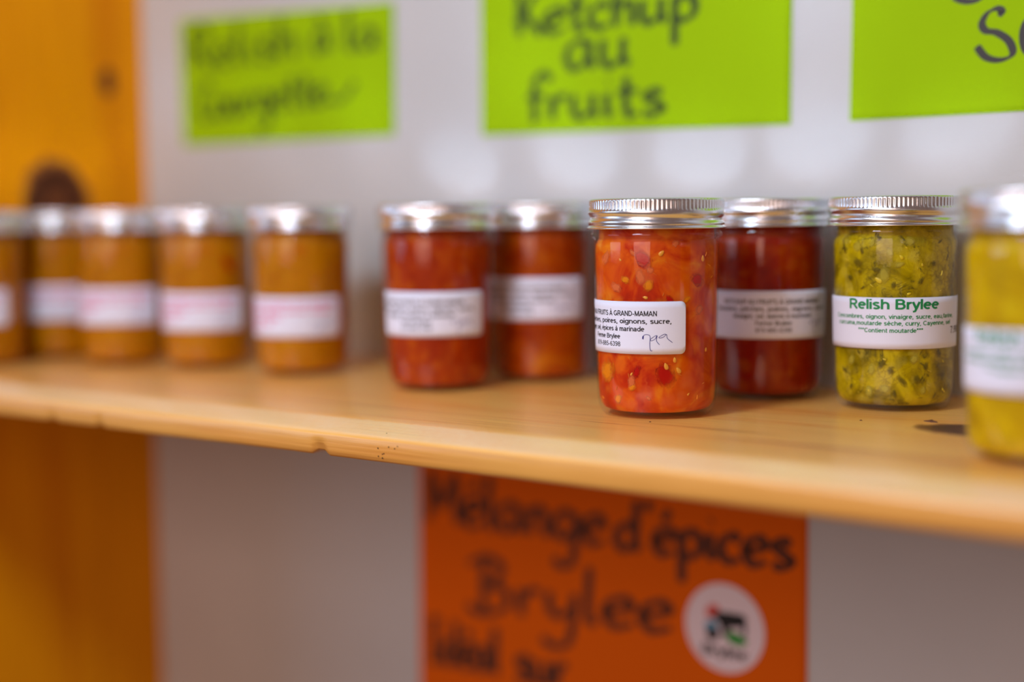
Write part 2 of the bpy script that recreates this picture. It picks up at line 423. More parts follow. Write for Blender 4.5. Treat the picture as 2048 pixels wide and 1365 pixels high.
CONT = [(0.01, 3.3), (22, 3.3), (26.2, 3.4), (28.0, 4.2), (29.5, 6.2), (30.4, 9.0), (30.85, 13), (31.05, 18), (31.5, 45), (32.0, 72), (32.35, 88), (32.2, 90.5), (31.4, 92.3), (30.6, 93.6), (30.4, 98), (30.4, 101), (20, 101.4), (0.01, 101.5)]
def body_r(z):                                             # outer glass radius at height z (m)
    z *= 1000
    for (r1, z1), (r2, z2) in zip(GLASS_OUT[6:14], GLASS_OUT[7:15]):
        if z1 <= z <= z2: return (r1 + (r2 - r1) * (z - z1) / (z2 - z1)) / 1000
    return 0.0332
v_cont, f_cont = lathe(mm(CONT), 72)

def build_band():
    seg, kn = 480, 96
    # s: name of each ring (radius, z, knurl weight, helix weight)
    rings = [(29.6, 113.6, 0, 0), (29.9, 114.3, 0, 0), (31.0, 114.55, 0, 0), (34.2, 114.5, 0, 0), (35.1, 114.25, 0, 0), (35.55, 113.7, 0.15, 0), (35.7, 113.2, 0.9, 0), (35.7, 112.6, 1, 0), (35.7, 111.0, 1, 0),
             (35.7, 109.4, 1, 0), (35.75, 108.9, 0.8, 0), (35.9, 108.4, 0.1, 0), (36.1, 107.8, 0, 0.15), (36.15, 106.9, 0, 0.5), (35.9, 106.0, 0, 1), (35.2, 105.1, 0, 1), (34.75, 104.4, 0, 1), (34.85, 103.7, 0, 1), (35.5, 103.0, 0, 1),
             (36.0, 102.3, 0, 1), (36.15, 101.6, 0, 0.85), (35.95, 101.0, 0, 0.55), (35.75, 100.55, 0, 0.2), (35.95, 100.1, 0, 0), (36.5, 99.7, 0, 0), (36.8, 99.3, 0, 0), (36.75, 98.9, 0, 0), (36.3, 98.7, 0, 0), (35.6, 98.9, 0, 0), (35.2, 99.6, 0, 0), (34.9, 104, 0, 0), (34.9, 112.8, 0, 0)]
    v = []; f = []; k = len(rings)
    for i in range(seg):
        a = 2 * PI * i / seg
        kv = 0.5 - 0.5 * math.cos(a * kn)                 # rounded ribs
        kv = kv ** 0.7
        # the rolled thread climbs round the band; it fades where it begins and ends at the back
        t = (a / (2 * PI) + 0.25) % 1.0
        hel = (t - 0.5) * 3.4
        fade = min(1, t * 9, (1 - t) * 9)
        for (r, z, kw, hw) in rings:
            rr = r - 0.42 * kw * (1 - kv)
            zz = z + hel * hw * fade * 0.55
            v.append((rr * math.cos(a) / 1000, rr * math.sin(a) / 1000, zz / 1000))
    for i in range(seg):
        i2 = (i + 1) % seg
        for j in range(k - 1):
            f.append((i * k + j, i * k + j + 1, i2 * k + j + 1, i2 * k + j))
    return me_from('screw_band', v, f, M_METAL)
ME_BAND = build_band()
v, f = lathe(mm([(0.01, 113.9), (20, 113.85), (24, 113.7), (26, 113.3), (28, 113.5), (30.5, 113.55), (33.6, 113.4), (33.6, 112.7), (0.01, 112.7)]), 96)
ME_DISC = me_from('lid_disc', v, f, M_DISC)

LAB_H = 0.0272
def build_label(z0, half, h=LAB_H, corner=0.0028, off=0.00018, mat=None, name='paper_label', slant=0.0):
    """paper wrapped round the glass; arc coordinate s runs to the right, 0 faces local -Y"""
    nx, nz = 64, 8
    v = []; f = []
    th = 0.00012
    for lay in (0, 1):
        for i in range(nx + 1):
            # finer columns near the rounded ends
            u = i / nx; u = 0.5 - 0.5 * math.cos(PI * u)
            s = -half + 2 * half * u
            e = half - abs(s); ins = 0
            if e < corner: ins = corner - math.sqrt(max(0, corner ** 2 - (corner - e) ** 2))
            for j in range(nz + 1):
                z = z0 + ins + (h - 2 * ins) * j / nz + slant * s
                r = body_r(z) + off + th * lay
                a = s / 0.0327
                v.append((r * math.sin(a), -r * math.cos(a), z))
    n1 = (nx + 1) * (nz + 1)
    def idx(l, i, j): return l * n1 + i * (nz + 1) + j
    for i in range(nx):
        for j in range(nz):
            f.append((idx(1, i, j), idx(1, i + 1, j), idx(1, i + 1, j + 1), idx(1, i, j + 1)))
            f.append((idx(0, i, j), idx(0, i, j + 1), idx(0, i + 1, j + 1), idx(0, i + 1, j)))
    for i in range(nx):
        for j in (0, nz):
            q = (idx(0, i, j), idx(0, i + 1, j), idx(1, i + 1, j), idx(1, i, j))
            f.append(q if j == 0 else q[::-1])
    for j in range(nz):
        for i in (0, nx):
            q = (idx(0, i, j), idx(1, i, j), idx(1, i, j + 1), idx(0, i, j + 1))
            f.append(q if i == 0 else q[::-1])
    return me_from(name, v, f, mat or M_LABEL)

# plain sans-serif print letters drawn as pen-plotter strokes; cap height 1, x-height 0.73
def arc(cx, cy, rx, ry, a0, a1, n=12):
    return [(cx + rx * math.cos(math.radians(a0 + (a1 - a0) * k / n)), cy + ry * math.sin(math.radians(a0 + (a1 - a0) * k / n))) for k in range(n + 1)]
W_ = 0.085
BOWL = arc(.33, .365, .25, .285, 0, 360, 18)
E_S = [[(.08, .39), (.58, .39)], arc(.33, .365, .25, .285, 5, 310, 16)]
A_S = [arc(.28, .5, .20, .15, 165, 0, 8) + [(.48, 0)], [(.48, .42), (.3, .37)] + arc(.24, .21, .16, .14, 90, 270, 8) + [(.38, .12), (.48, .24)]]
ACU, GRA, CIR = [[(.28, .82), (.42, .98)]], [[(.24, .98), (.38, .82)]], [[(.2, .83), (.33, .97), (.46, .83)]]
def stem(x, h=1.0): return [(x, 0), (x, h)]
SANS = {
 'a': (A_S, .64), 'à': (A_S + GRA, .64), 'b': ([stem(.1), BOWL], .66), 'c': ([arc(.33, .365, .25, .285, 45, 315, 14)], .60), 'd': ([stem(.57), BOWL], .67),
 'e': (E_S, .65), 'é': (E_S + ACU, .65), 'ê': (E_S + CIR, .65), 'è': (E_S + GRA, .65), 'f': ([[(.18, 0), (.18, .8)] + arc(.34, .8, .16, .13, 180, 80, 5), [(.02, .66), (.36, .66)]], .36),
 'g': ([BOWL, [(.57, .73), (.57, -.02)] + arc(.33, -.02, .24, .18, 0, -160, 8)], .67), 'h': ([stem(.1), [(.1, .4)] + arc(.33, .42, .22, .24, 160, 0, 8) + [(.55, 0)]], .65), 'i': ([stem(.1, .73), [(.1, .86), (.1, 1.0)]], .21),
 'l': ([stem(.1)], .21), 'm': ([stem(.1, .73)] + [[(x, .45)] + arc(x + .18, .45, .17, .21, 160, 0, 7) + [(x + .35, 0)] for x in (.1, .45)], .92), 'n': ([stem(.1, .73), [(.1, .4)] + arc(.33, .42, .22, .24, 160, 0, 8) + [(.55, 0)]], .65),
 'o': ([BOWL], .66), 'p': ([[(.1, -.28), (.1, .73)], BOWL], .66), 'r': ([stem(.1, .73), [(.1, .4)] + arc(.34, .42, .23, .23, 160, 80, 4)], .40),
 's': ([arc(.29, .53, .19, .12, 20, 200, 8) + [(.2, .42), (.38, .33)] + arc(.29, .2, .2, .13, 30, -160, 8)], .58), 't': ([[(.17, .92), (.17, .15)] + arc(.29, .15, .12, .09, 180, 300, 5), [(.02, .66), (.34, .66)]], .37),
 'u': ([[(.09, .73), (.09, .3)] + arc(.31, .3, .22, .23, 180, 340, 8), stem(.55, .73)], .65), 'v': ([[(.04, .73), (.28, .02)], [(.28, .02), (.52, .73)]], .57), 'y': ([[(.04, .73), (.29, .05)], [(.54, .73), (.30, .05), (.2, -.2), (.04, -.22)]], .58),
 'A': ([[(.03, 0), (.38, .97)], [(.38, .97), (.73, 0)], [(.15, .3), (.61, .3)]], .78), 'À': ([[(.03, 0), (.38, .97)], [(.38, .97), (.73, 0)], [(.15, .3), (.61, .3)], [(.28, 1.26), (.42, 1.1)]], .78),
 'B': ([stem(.12), [(.12, .92), (.4, .92)] + arc(.42, .73, .2, .19, 90, -90, 8) + [(.12, .54)], [(.12, .54), (.42, .54)] + arc(.44, .31, .23, .23, 90, -90, 8) + [(.12, .08)]], .78),
 'C': ([arc(.43, .5, .35, .42, 45, 315, 16)], .80), 'D': ([stem(.12), [(.12, .92), (.36, .92)] + arc(.36, .5, .34, .42, 90, -90, 12) + [(.12, .08)]], .80), 'E': ([stem(.12), [(.12, .92), (.66, .92)], [(.12, .52), (.6, .52)], [(.12, .08), (.68, .08)]], .74),
 'F': ([stem(.12), [(.12, .92), (.63, .92)], [(.12, .5), (.55, .5)]], .66), 'G': ([arc(.44, .5, .36, .42, 45, 330, 16), [(.8, .12), (.8, .45), (.48, .45)]], .90), 'H': ([stem(.12), stem(.68), [(.12, .52), (.68, .52)]], .80),
 'I': ([stem(.12)], .26), 'K': ([stem(.12), [(.7, 1), (.12, .38)], [(.32, .6), (.74, 0)]], .78), 'M': ([stem(.12), stem(.82), [(.12, 1), (.47, .05)], [(.82, 1), (.47, .05)]], .94), 'N': ([stem(.12), stem(.68), [(.12, .98), (.68, .02)]], .80),
 'P': ([stem(.12), [(.12, .92), (.42, .92)] + arc(.43, .68, .24, .24, 90, -90, 8) + [(.12, .44)]], .74), 'R': ([stem(.12), [(.12, .92), (.42, .92)] + arc(.44, .7, .23, .22, 90, -90, 8) + [(.12, .48)], [(.42, .48), (.74, 0)]], .80),
 'S': ([arc(.38, .72, .27, .2, 20, 200, 9) + [(.25, .58), (.5, .43)] + arc(.39, .27, .3, .2, 30, -165, 10)], .77), 'T': ([stem(.34), [(.02, .92), (.66, .92)]], .68), 'U': ([[(.12, 1), (.12, .36)] + arc(.4, .36, .28, .29, 180, 360, 10) + [(.68, 1)]], .80),
 '0': ([arc(.32, .5, .24, .43, 0, 360, 16)], .64), '1': ([stem(.36), [(.36, .97), (.12, .74)]], .64), '3': ([arc(.3, .72, .2, .2, 160, -80, 9) , arc(.3, .28, .23, .23, 80, -165, 9)], .64), '5': ([[(.56, .92), (.2, .92), (.13, .48)], arc(.31, .32, .24, .26, 140, -160, 10)], .64),
 '6': ([arc(.33, .3, .23, .24, 0, 360, 14), [(.54, .82), (.36, .94), (.17, .78), (.1, .5), (.1, .3)]], .64), '7': ([[(.06, .92), (.58, .92)], [(.58, .92), (.36, .5), (.26, 0)]], .64), '8': ([arc(.32, .72, .2, .2, 0, 360, 12), arc(.32, .28, .24, .23, 0, 360, 12)], .64), '9': ([arc(.31, .69, .23, .24, 0, 360, 14), [(.1, .18), (.28, .06), (.47, .2), (.54, .5), (.54, .69)]], .64),
 '-': ([[(.05, .36), (.35, .36)]], .42), ',': ([[(.12, .12), (.12, -.02), (.05, -.16)]], .28), '.': ([[(.12, 0), (.12, .16)]], .28), ' ': ([], .32),
 '*': ([[(.2, .98), (.2, .62)], [(.04, .9), (.36, .7)], [(.36, .9), (.04, .7)]], .42), '$': ([arc(.32, .72, .22, .18, 20, 200, 9) + [(.2, .58), (.44, .43)] + arc(.32, .28, .24, .19, 30, -165, 10), [(.32, -.1), (.32, 1.1)]], .66),
}
_text_cache = {}
def text_tris(body, bold=0.16):
    """flat print outlines of a line of text as strips: vertices (x, y, 0) in cap heights, faces"""
    key = (body, bold)
    if key in _text_cache: return _text_cache[key]
    V = []; F = []; pen = 0.0
    for ch in body:
        strokes, adv = SANS[ch]
        for st in strokes:
            n = len(st); b0 = len(V)
            for i, (x, y) in enumerate(st):
                if n > 2 and st[0] == st[-1] and i in (0, n - 1): (xa, ya), (xb, yb) = st[n - 2], st[1]
                else: (xa, ya), (xb, yb) = st[max(0, i - 1)], st[min(n - 1, i + 1)]
                dx, dy = xb - xa, yb - ya; l = math.hypot(dx, dy) or 1e-9; dx /= l; dy /= l
                h = bold / 2
                zl = (b0 // 4 % 5) * 0.00001
                V.append((pen + x - dy * h, y + dx * h, zl)); V.append((pen + x + dy * h, y - dx * h, zl))
            for i in range(n - 1):
                k = b0 + 2 * i; F.append((k, k + 1, k + 3, k + 2))
        pen += adv + 0.03
    _text_cache[key] = (V, F); return V, F
CAP = 1.0

def bent_text(name, lines, z0, mat, parent):
    """lines: (text, s0, s1 (arc start/end, mm), baseline (mm above label bottom), cap height (mm), bold)"""
    V = []; F = []
    for (body, s0, s1, base, cap, bold) in lines:
        vs, fs = text_tris(body, bold)
        xa = min(p[0] for p in vs); xb = max(p[0] for p in vs)
        b0 = len(V)
        for (x, y, zl) in vs:
            s = (s0 + (s1 - s0) * (x - xa) / (xb - xa)) / 1000
            z = z0 + (base + y / CAP * cap) / 1000
            r = body_r(z) + 0.00034 + zl
            a = s / 0.0327
            V.append((r * math.sin(a), -r * math.cos(a), z))
        F += [tuple(i + b0 for i in q) for q in fs]
    return mesh_obj(name, V, F, mat, parent)

# ------------------------------------------------------------------ strokes (handwriting)
def crom(pts, n=7):
    if len(pts) < 3: 
        return [tuple(a + (b - a) * t / n for a, b in zip(pts[0], pts[1])) for t in range(n + 1)]
    P = [tuple(2 * a - b for a, b in zip(pts[0], pts[1]))] + list(pts) + [tuple(2 * a - b for a, b in zip(pts[-1], pts[-2]))]
    out = []
    for i in range(1, len(P) - 2):
        p0, p1, p2, p3 = P[i - 1:i + 3]
        for k in range(n):
            t = k / n
            out.append(tuple(0.5 * (2 * b + (c - a) * t + (2 * a - 5 * b + 4 * c - d) * t * t + (3 * b - a - 3 * c + d) * t ** 3) for a, b, c, d in zip(p0, p1, p2, p3)))
    out.append(tuple(pts[-1])); return out

def ribbon(poly, wmin, wmax, nib, V, F, put):
    """flat pen stroke: width follows a chisel nib held at angle nib"""
    L = []; R = []
    n = len(poly)
    for i, (x, y) in enumerate(poly):
        xa, ya = poly[max(0, i - 1)]; xb, yb = poly[min(n - 1, i + 1)]
        dx, dy = xb - xa, yb - ya; l = math.hypot(dx, dy) or 1e-9; dx /= l; dy /= l
        wd = wmin + (wmax - wmin) * abs(math.sin(math.atan2(dy, dx) - nib))
        if i in (0, n - 1): wd *= 0.7
        L.append((x - dy * wd / 2, y + dx * wd / 2)); R.append((x + dy * wd / 2, y - dx * wd / 2))
    b0 = len(V)
    for a, b in zip(L, R): V.append(put(*a)); V.append(put(*b))
    for i in range(n - 1):
        k = b0 + 2 * i; F.append((k, k + 1, k + 3, k + 2))

A_ = [[(.85, .85), (.5, 1.02), (.12, .78), (.05, .35), (.3, .02), (.65, .2), (.85, .8)], [(.88, 1.0), (.84, .35), (1.02, .02)]]
G_ = {
 'a': (A_, 1.2), 'à': (A_ + [[(.25, 1.75), (.62, 1.35)]], 1.2),
 'c': ([[(.8, .82), (.5, 1.02), (.12, .72), (.08, .3), (.4, 0), (.82, .15)]], .95),
 'd': ([[(.82, .8), (.45, 1.0), (.1, .7), (.08, .25), (.4, 0), (.78, .25)], [(.92, 2.0), (.86, 1.0), (.84, .3), (1.0, 0)]], 1.2),
 'e': ([[(.1, .5), (.5, .55), (.82, .72), (.6, 1.0), (.22, .85), (.06, .42), (.35, 0), (.85, .15)]], 1.0),
 'f': ([[(.95, 1.7), (.65, 2.05), (.35, 1.7), (.3, .9), (.3, -.12)], [(.0, 1.0), (.7, 1.05)]], .85),
 'g': ([[(.82, .82), (.45, 1.0), (.1, .7), (.12, .25), (.42, .05), (.78, .35)], [(.88, 1.0), (.86, .0), (.7, -.8), (.3, -.95), (.0, -.7)]], 1.15),
 'h': ([[(.15, 2.0), (.12, 1.0), (.12, 0)], [(.12, .5), (.4, .95), (.72, .85), (.75, .4), (.8, 0)]], 1.05),
 'i': ([[(.2, 1.0), (.18, .3), (.35, 0)], [(.22, 1.45), (.28, 1.5)]], .55),
 'l': ([[(.2, 2.0), (.15, 1.0), (.15, .2), (.38, 0)]], .55),
 'n': ([[(.12, 1.0), (.12, 0)], [(.12, .5), (.4, .98), (.72, .85), (.75, .4), (.85, 0)]], 1.1),
 'o': ([[(.5, 1.0), (.12, .75), (.1, .25), (.45, 0), (.85, .25), (.85, .75), (.5, 1.0)]], 1.1),
 'p': ([[(.18, 1.0), (.16, 0), (.16, -1.0)], [(.16, .65), (.5, 1.0), (.88, .75), (.86, .25), (.5, 0), (.2, .15)]], 1.1),
 'r': ([[(.12, 1.0), (.14, 0)], [(.14, .5), (.4, .95), (.72, .95)]], .85),
 's': ([[(.75, .85), (.45, 1.02), (.18, .78), (.5, .5), (.78, .25), (.45, 0), (.1, .12)]], .95),
 't': ([[(.35, 1.65), (.32, .5), (.45, .02), (.75, .1)], [(.0, 1.0), (.75, 1.05)]], .85),
 'u': ([[(.12, 1.0), (.1, .35), (.35, 0), (.72, .25)], [(.82, 1.0), (.8, .35), (.98, 0)]], 1.15),
 'y': ([[(.12, 1.0), (.15, .4), (.42, .15), (.78, .45)], [(.86, 1.0), (.82, 0), (.65, -.8), (.25, -.95), (-.1, -.7)]], 1.1),
 'é': ([[(.1, .5), (.5, .55), (.82, .72), (.6, 1.0), (.22, .85), (.06, .42), (.35, 0), (.85, .15)], [(.4, 1.3), (.7, 1.7)]], 1.0),
 "'": ([[(.25, 2.0), (.15, 1.6)]], .4),
 'K': ([[(.2, 2.0), (.22, 1.0), (.22, 0)], [(1.0, 1.9), (.5, 1.15), (.22, .9)], [(.4, 1.0), (.75, .5), (1.15, -.05)], [(.0, .55), (.25, .75)]], 1.25),
 'R': ([[(.2, 1.9), (.2, 0)], [(.0, 1.75), (.6, 2.05), (1.0, 1.6), (.7, 1.1), (.22, 1.0)], [(.45, 1.0), (.8, .4), (1.2, 0)]], 1.3),
 'M': ([[(.05, 0), (.15, 1.0), (.22, 1.9)], [(.22, 1.9), (.5, 1.0), (.7, .6), (.95, 1.1), (1.25, 1.9)], [(1.25, 1.9), (1.35, 1.0), (1.4, 0)]], 1.6),
 'B': ([[(.45, 1.95), (.45, 1.0), (.45, .05)], [(-.05, 1.75), (.5, 2.05), (1.0, 1.75), (.85, 1.25), (.45, 1.05)], [(.45, 1.05), (1.0, .95), (1.2, .5), (.9, .08), (.3, -.05), (-.1, .2)]], 1.45),
 'I': ([[(.4, 1.9), (.38, 0)], [(.05, 1.9), (.8, 1.95)], [(.0, 0), (.75, .02)]], .95),
 'C': ([[(1.0, 1.6), (.7, 1.95), (.25, 1.6), (.05, .9), (.25, .2), (.7, 0), (1.1, .3)]], 1.2),
}
def write(word, a0, z0, a1, z1, xh, wmin, wmax, y, V, F, nib=0.35, tail=False):
    """word on the back wall plane: baseline from (a0,z0) to (a1,z1), x-height xh (all mm)"""
    tot = sum(G_[c][1] for c in word)
    ln = math.hypot(a1 - a0, z1 - z0); ux, uz = (a1 - a0) / ln, (z1 - z0) / ln
    sx = ln / tot; pen = 0
    for c in word:
        for st in G_[c][0]:
            pts = [((pen + px) * sx, py * xh) for px, py in st]
            lift = y - 0.00002 * (len(F) // 10 % 7)           # each stroke lies a hair over the last
            def put(s, t): return ((a0 + ux * s) / 1000, lift, (z0 + uz * s + t) / 1000)
            ribbon(crom(pts), wmin, wmax, nib, V, F, put)
        pen += G_[c][1]

# ------------------------------------------------------------------ paper signs on the back wall
def sheet(name, corners, mat, parent, y, th=0.0004, nx=16, nz=10, bow=0.0):
    """card with thickness, corners (x,z) mm: lower left, lower right, upper right, upper left; bows off the wall a little"""
    (ax, az), (bx, bz), (cx, cz), (dx, dz) = corners
    v = []; f = []
    for lay in (0, 1):
        for i in range(nx + 1):
            u = i / nx
            for j in range(nz + 1):
                t = j / nz
                x = (ax * (1 - u) + bx * u) * (1 - t) + (dx * (1 - u) + cx * u) * t
                z = (az * (1 - u) + bz * u) * (1 - t) + (dz * (1 - u) + cz * u) * t
                b = bow * math.sin(PI * u) * (0.4 + 0.6 * (1 - t))
                v.append((x / 1000, y - lay * th - b, z / 1000))
    n1 = (nx + 1) * (nz + 1)
    def q(l, i, j): return l * n1 + i * (nz + 1) + j
    for i in range(nx):
        for j in range(nz):
            f.append((q(1, i, j), q(1, i + 1, j), q(1, i + 1, j + 1), q(1, i, j + 1)))
            f.append((q(0, i, j), q(0, i, j + 1), q(0, i + 1, j + 1), q(0, i + 1, j)))
    for i in range(nx):
        f.append((q(0, i, 0), q(0, i + 1, 0), q(1, i + 1, 0), q(1, i, 0))); f.append((q(1, i, nz), q(1, i + 1, nz), q(0, i + 1, nz), q(0, i, nz)))
    for j in range(nz):
        f.append((q(0, 0, j), q(1, 0, j), q(1, 0, j + 1), q(0, 0, j + 1))); f.append((q(1, nx, j), q(0, nx, j), q(0, nx, j + 1), q(1, nx, j + 1)))
    o = mesh_obj(name, v, f, mat, parent); local(o); return o

def inset(c, l, b, r, t):
    (ax, az), (bx, bz), (cx, cz), (dx, dz) = c
    return [(ax + l, az + b), (bx - r, bz + b), (cx - r, cz - t), (dx + l, dz - t)]

YS = WALL_Y - 0.0003
def sign(name, label, corners, mat, words, ink, wmin, wmax, extra=None, nib=0.35):
    cx = sum(c[0] for c in corners) / 4000
    e = tag(empty(name, (cx, YS, min(c[1] for c in corners) / 1000)), label, 'sign')
    sheet('backing_card', corners, mat, e, YS, 0.0006)
    sheet('front_card', inset(corners, 0.4, 2.2, 2.2, 0.4), mat, e, YS - 0.0009, 0.0004)
    V = []; F = []
    yy = YS - 0.0015
    for wd in words: write(*wd, wmin, wmax, yy, V, F, nib)
    for st in (extra or []):
        ribbon(crom(st, 9), wmin, wmax, nib, V, F, lambda a, b: (a / 1000, yy, b / 1000))
    o = mesh_obj('handwriting', V, F, ink, e); local(o)
    return e

sign('green_card_sign', 'lime green card with two blurred lines of marker writing, leftmost of the three green signs',
     [(-553, 168.5), (-316.5, 167.5), (-315, 265), (-553.5, 273)], M_GREEN,
     [('Relish', -543, 231, -412, 232, 17), ('à', -398, 234, -376, 234, 16), ('la', -364, 233, -326, 232, 15), ('Courgette', -533, 189, -383, 194, 15)],
     M_MARKER_G, 2.8, 5.6, [[(-385, 197), (-370, 196), (-360, 203), (-355, 209)]])
sign('green_card_sign', 'lime green card reading Ketchup au fruits, middle of the three green signs',
     [(-233.5, 163.6), (6.3, 160.2), (7.6, 290), (-232.5, 293)], M_GREEN,
     [('Ketchup', -203, 230.5, -56, 229.5, 15.5), ('au', -160, 204, -106, 204, 18.5), ('fruits', -193, 172, -80, 171, 15.5)],
     M_MARKER_G, 3.2, 6.2)
sign('green_card_sign', 'lime green card with a sharp black letter S, cut off by the right picture edge',
     [(45, 160.3), (270, 161.5), (271, 292), (47.2, 291)], M_GREEN, [], M_MARKER, 1.5, 4.6,
     [[(133.3, 213.6), (134.8, 216.2), (131.6, 217.9), (126.6, 215.7), (123.8, 210.5), (125.9, 206.4), (132.3, 204.6), (138.6, 200.0), (141.2, 194.0), (139.0, 190.6), (132.6, 189.6), (125.9, 192.0), (121.0, 198.0)],
      [(105.6, 231), (109.1, 226.0), (115.3, 223.4), (122.1, 223.9), (126.5, 227.5), (127, 236), (120, 243), (110, 241)],
      [(148.2, 200), (154.0, 203.1), (155.8, 209.0), (150.3, 211.4), (147.0, 206), (147.0, 198.0), (150.0, 192.4), (157.2, 192)]], nib=0.45)
osign = sign('orange_card_sign', 'orange card with dark marker writing about spice mix on the wall below the shelf',
     [(-300.5, -262), (19.5, -262), (19.2, -40), (-297, -40)], M_ORANGE,
     [('Mélange', -290, -120, -128, -119, 20), ("d'épices", -122, -120, 12, -116, 17.5), ('Brylee', -250, -183, -74, -171, 20), ('Idéal', -290, -228, -222, -226, 17), ('sur', -209, -227, -161, -226, 17)],
     M_MARKER_O, 4.2, 7.4)

# round farm sticker on the orange card: animal shape, wheel, red and green marks, name underneath
def disc(name, cx, cz, rx, rz, mat, parent, y, th=0.00015, n=40, ang=0.0):
    v = []; f = []
    for lay in (0, 1):
        for k in range(n):
            a = 2 * PI * k / n; x, z = rx * math.cos(a), rz * math.sin(a)
            v.append(((cx + x * math.cos(ang) - z * math.sin(ang)) / 1000, y - lay * th, (cz + x * math.sin(ang) + z * math.cos(ang)) / 1000))
    f.append(tuple(range(n, 2 * n)))
    f += [(k, (k + 1) % n, n + (k + 1) % n, n + k) for k in range(n)]
    o = mesh_obj(name, v, f, mat, parent)
    o.matrix_parent_inverse = osign.matrix_basis.inverted()
    return o
YT = YS - 0.0017
stick = disc('sticker', -38.3, -161.5, 29.0, 29.4, M_STICKER, osign, YT, n=64)
def flat(name, pts, mat, y=YT - 0.00028):
    o = mesh_obj(name, [((-38.3 + a) / 1000, y, (-161.5 + b) / 1000) for a, b in pts], [tuple(range(len(pts)))], mat, stick)
    return o
K_ = plain('black_sticker_ink', lin(20, 20, 22), 0.5)
flat('logo_animal', [(-3, 10.5), (2, 11), (14, 11), (16, 8), (16, -3), (13.5, -3), (13, 3), (11, 2), (4, 1), (2, -5), (-1, -6), (-2, 0), (-5, 4), (-9, 6), (-8, 9)], K_)
flat('logo_red_mark', [(-14, 9), (-11, 14), (-6, 15), (-3, 12), (-6, 9), (-8, 6), (-12, 5)], plain('red_sticker_ink', lin(214, 84, 74), 0.5))
flat('logo_blue_mark', [(-15, -1), (-13, 3), (-8, 3.5), (-4, 1), (-6, -1), (-11, -2)], plain('blue_sticker_ink', lin(40, 150, 190), 0.5))
flat('logo_wheel', [(-8.5 + 5 * math.cos(k * PI / 8), -5 + 4.2 * math.sin(k * PI / 8)) for k in range(16)], K_, YT - 0.00034)
flat('logo_grass', [(1, -4), (5, -1), (9, -2), (15, -4), (17, -7), (13, -10), (6, -9.5), (2, -7)], plain('green_sticker_ink', lin(20, 150, 40), 0.5), YT - 0.0004)
vs, fs = text_tris('Brylee', 0.2)
xa = min(p[0] for p in vs); xb = max(p[0] for p in vs)
o = mesh_obj('logo_lettering', [((-38.3 - 16 + 33 * (p[0] - xa) / (xb - xa)) / 1000, YT - 0.0003, (-161.5 - 19 + p[1] / CAP * 7) / 1000) for p in vs], fs, K_, stick)

# ------------------------------------------------------------------ jars
KET = lambda c, sc=1.0: [('KETCHUP AU FRUITS À GRAND-MAMAN', c - 30.5, c + 30.2, 19.7, 2.7, 0.175), ('Tomates, pêches, poires, oignons, sucre,', c - 37.5, c + 37.6, 15.8, 2.6, 0.175),
                 ('vinaigre, sel, épices à marinade', c - 24.3, c + 23.7, 11.8, 2.6, 0.175), ('Ferme Brylee', c - 10.6, c + 10.0, 7.8, 2.5, 0.175), ('819-885-6398', c - 10.6, c + 10.0, 3.8, 2.5, 0.15)]
REL_A = lambda c: [('Relish Brylee', c - 25.3, c + 24.9, 21.0, 5.4, 0.19), ('Concombres, oignon, vinaigre, sucre, eau,farine,', c - 36.3, c + 37.5, 16.0, 2.35, 0.175),
                   ('curcuma,moutarde sèche, curry, Cayenne, sel', c - 34.5, c + 34.6, 12.5, 2.35, 0.175), ('***Contient moutarde***', c - 19.5, c + 15.3, 8.7, 2.35, 0.175)]
MUS = lambda c: [('Relish de courgettes à la moutarde', c - 40, c + 34, 21, 3.2, 0.24), ('Courgettes, oignons, poivrons, vinaigre,', c - 40, c + 30, 16.5, 2.8, 0.24), ('sucre, moutarde,', c - 40, c - 4, 12.3, 2.8, 0.24), ('curcuma, sel', c - 40, c - 12, 8.2, 2.8, 0.24), ('farine', c - 40, c - 24, 4.2, 2.8, 0.24)]

def pen_price(z0, s0, s1, zlo, zhi, parent, w=0.36):
    """handwritten 799 in pen, bent round the jar"""
    st = [[(0.0, .72), (.02, .9), (.03, .70), (.06, .95), (.2, .97), (.26, .85), (.25, .45), (.26, .12), (.3, .02), (.33, .05)],
          [(.50, .92), (.42, .90), (.27, .70), (.30, .62), (.42, .72), (.49, .92), (.47, .62), (.57, .38)],
          [(.80, .98), (.72, 1.0), (.56, .84), (.58, .78), (.70, .84), (.80, .98), (.83, .75), (1.0, .50)]]
    V = []; F = []
    def put(x, y):
        s = (s0 + (s1 - s0) * x / 100.0) / 1000; z = z0 + (zlo + (zhi - zlo) * y / 60.0) / 1000
        r = body_r(z) + 0.00037; a = s / 0.0327
        return (r * math.sin(a), -r * math.cos(a), z)
    for p in st: ribbon(crom([(x * 100, y * 60) for x, y in p], 6), w * 4.5, w * 5.5, 0.6, V, F, put)
    return mesh_obj('pen_price', V, F, M_PEN, parent)

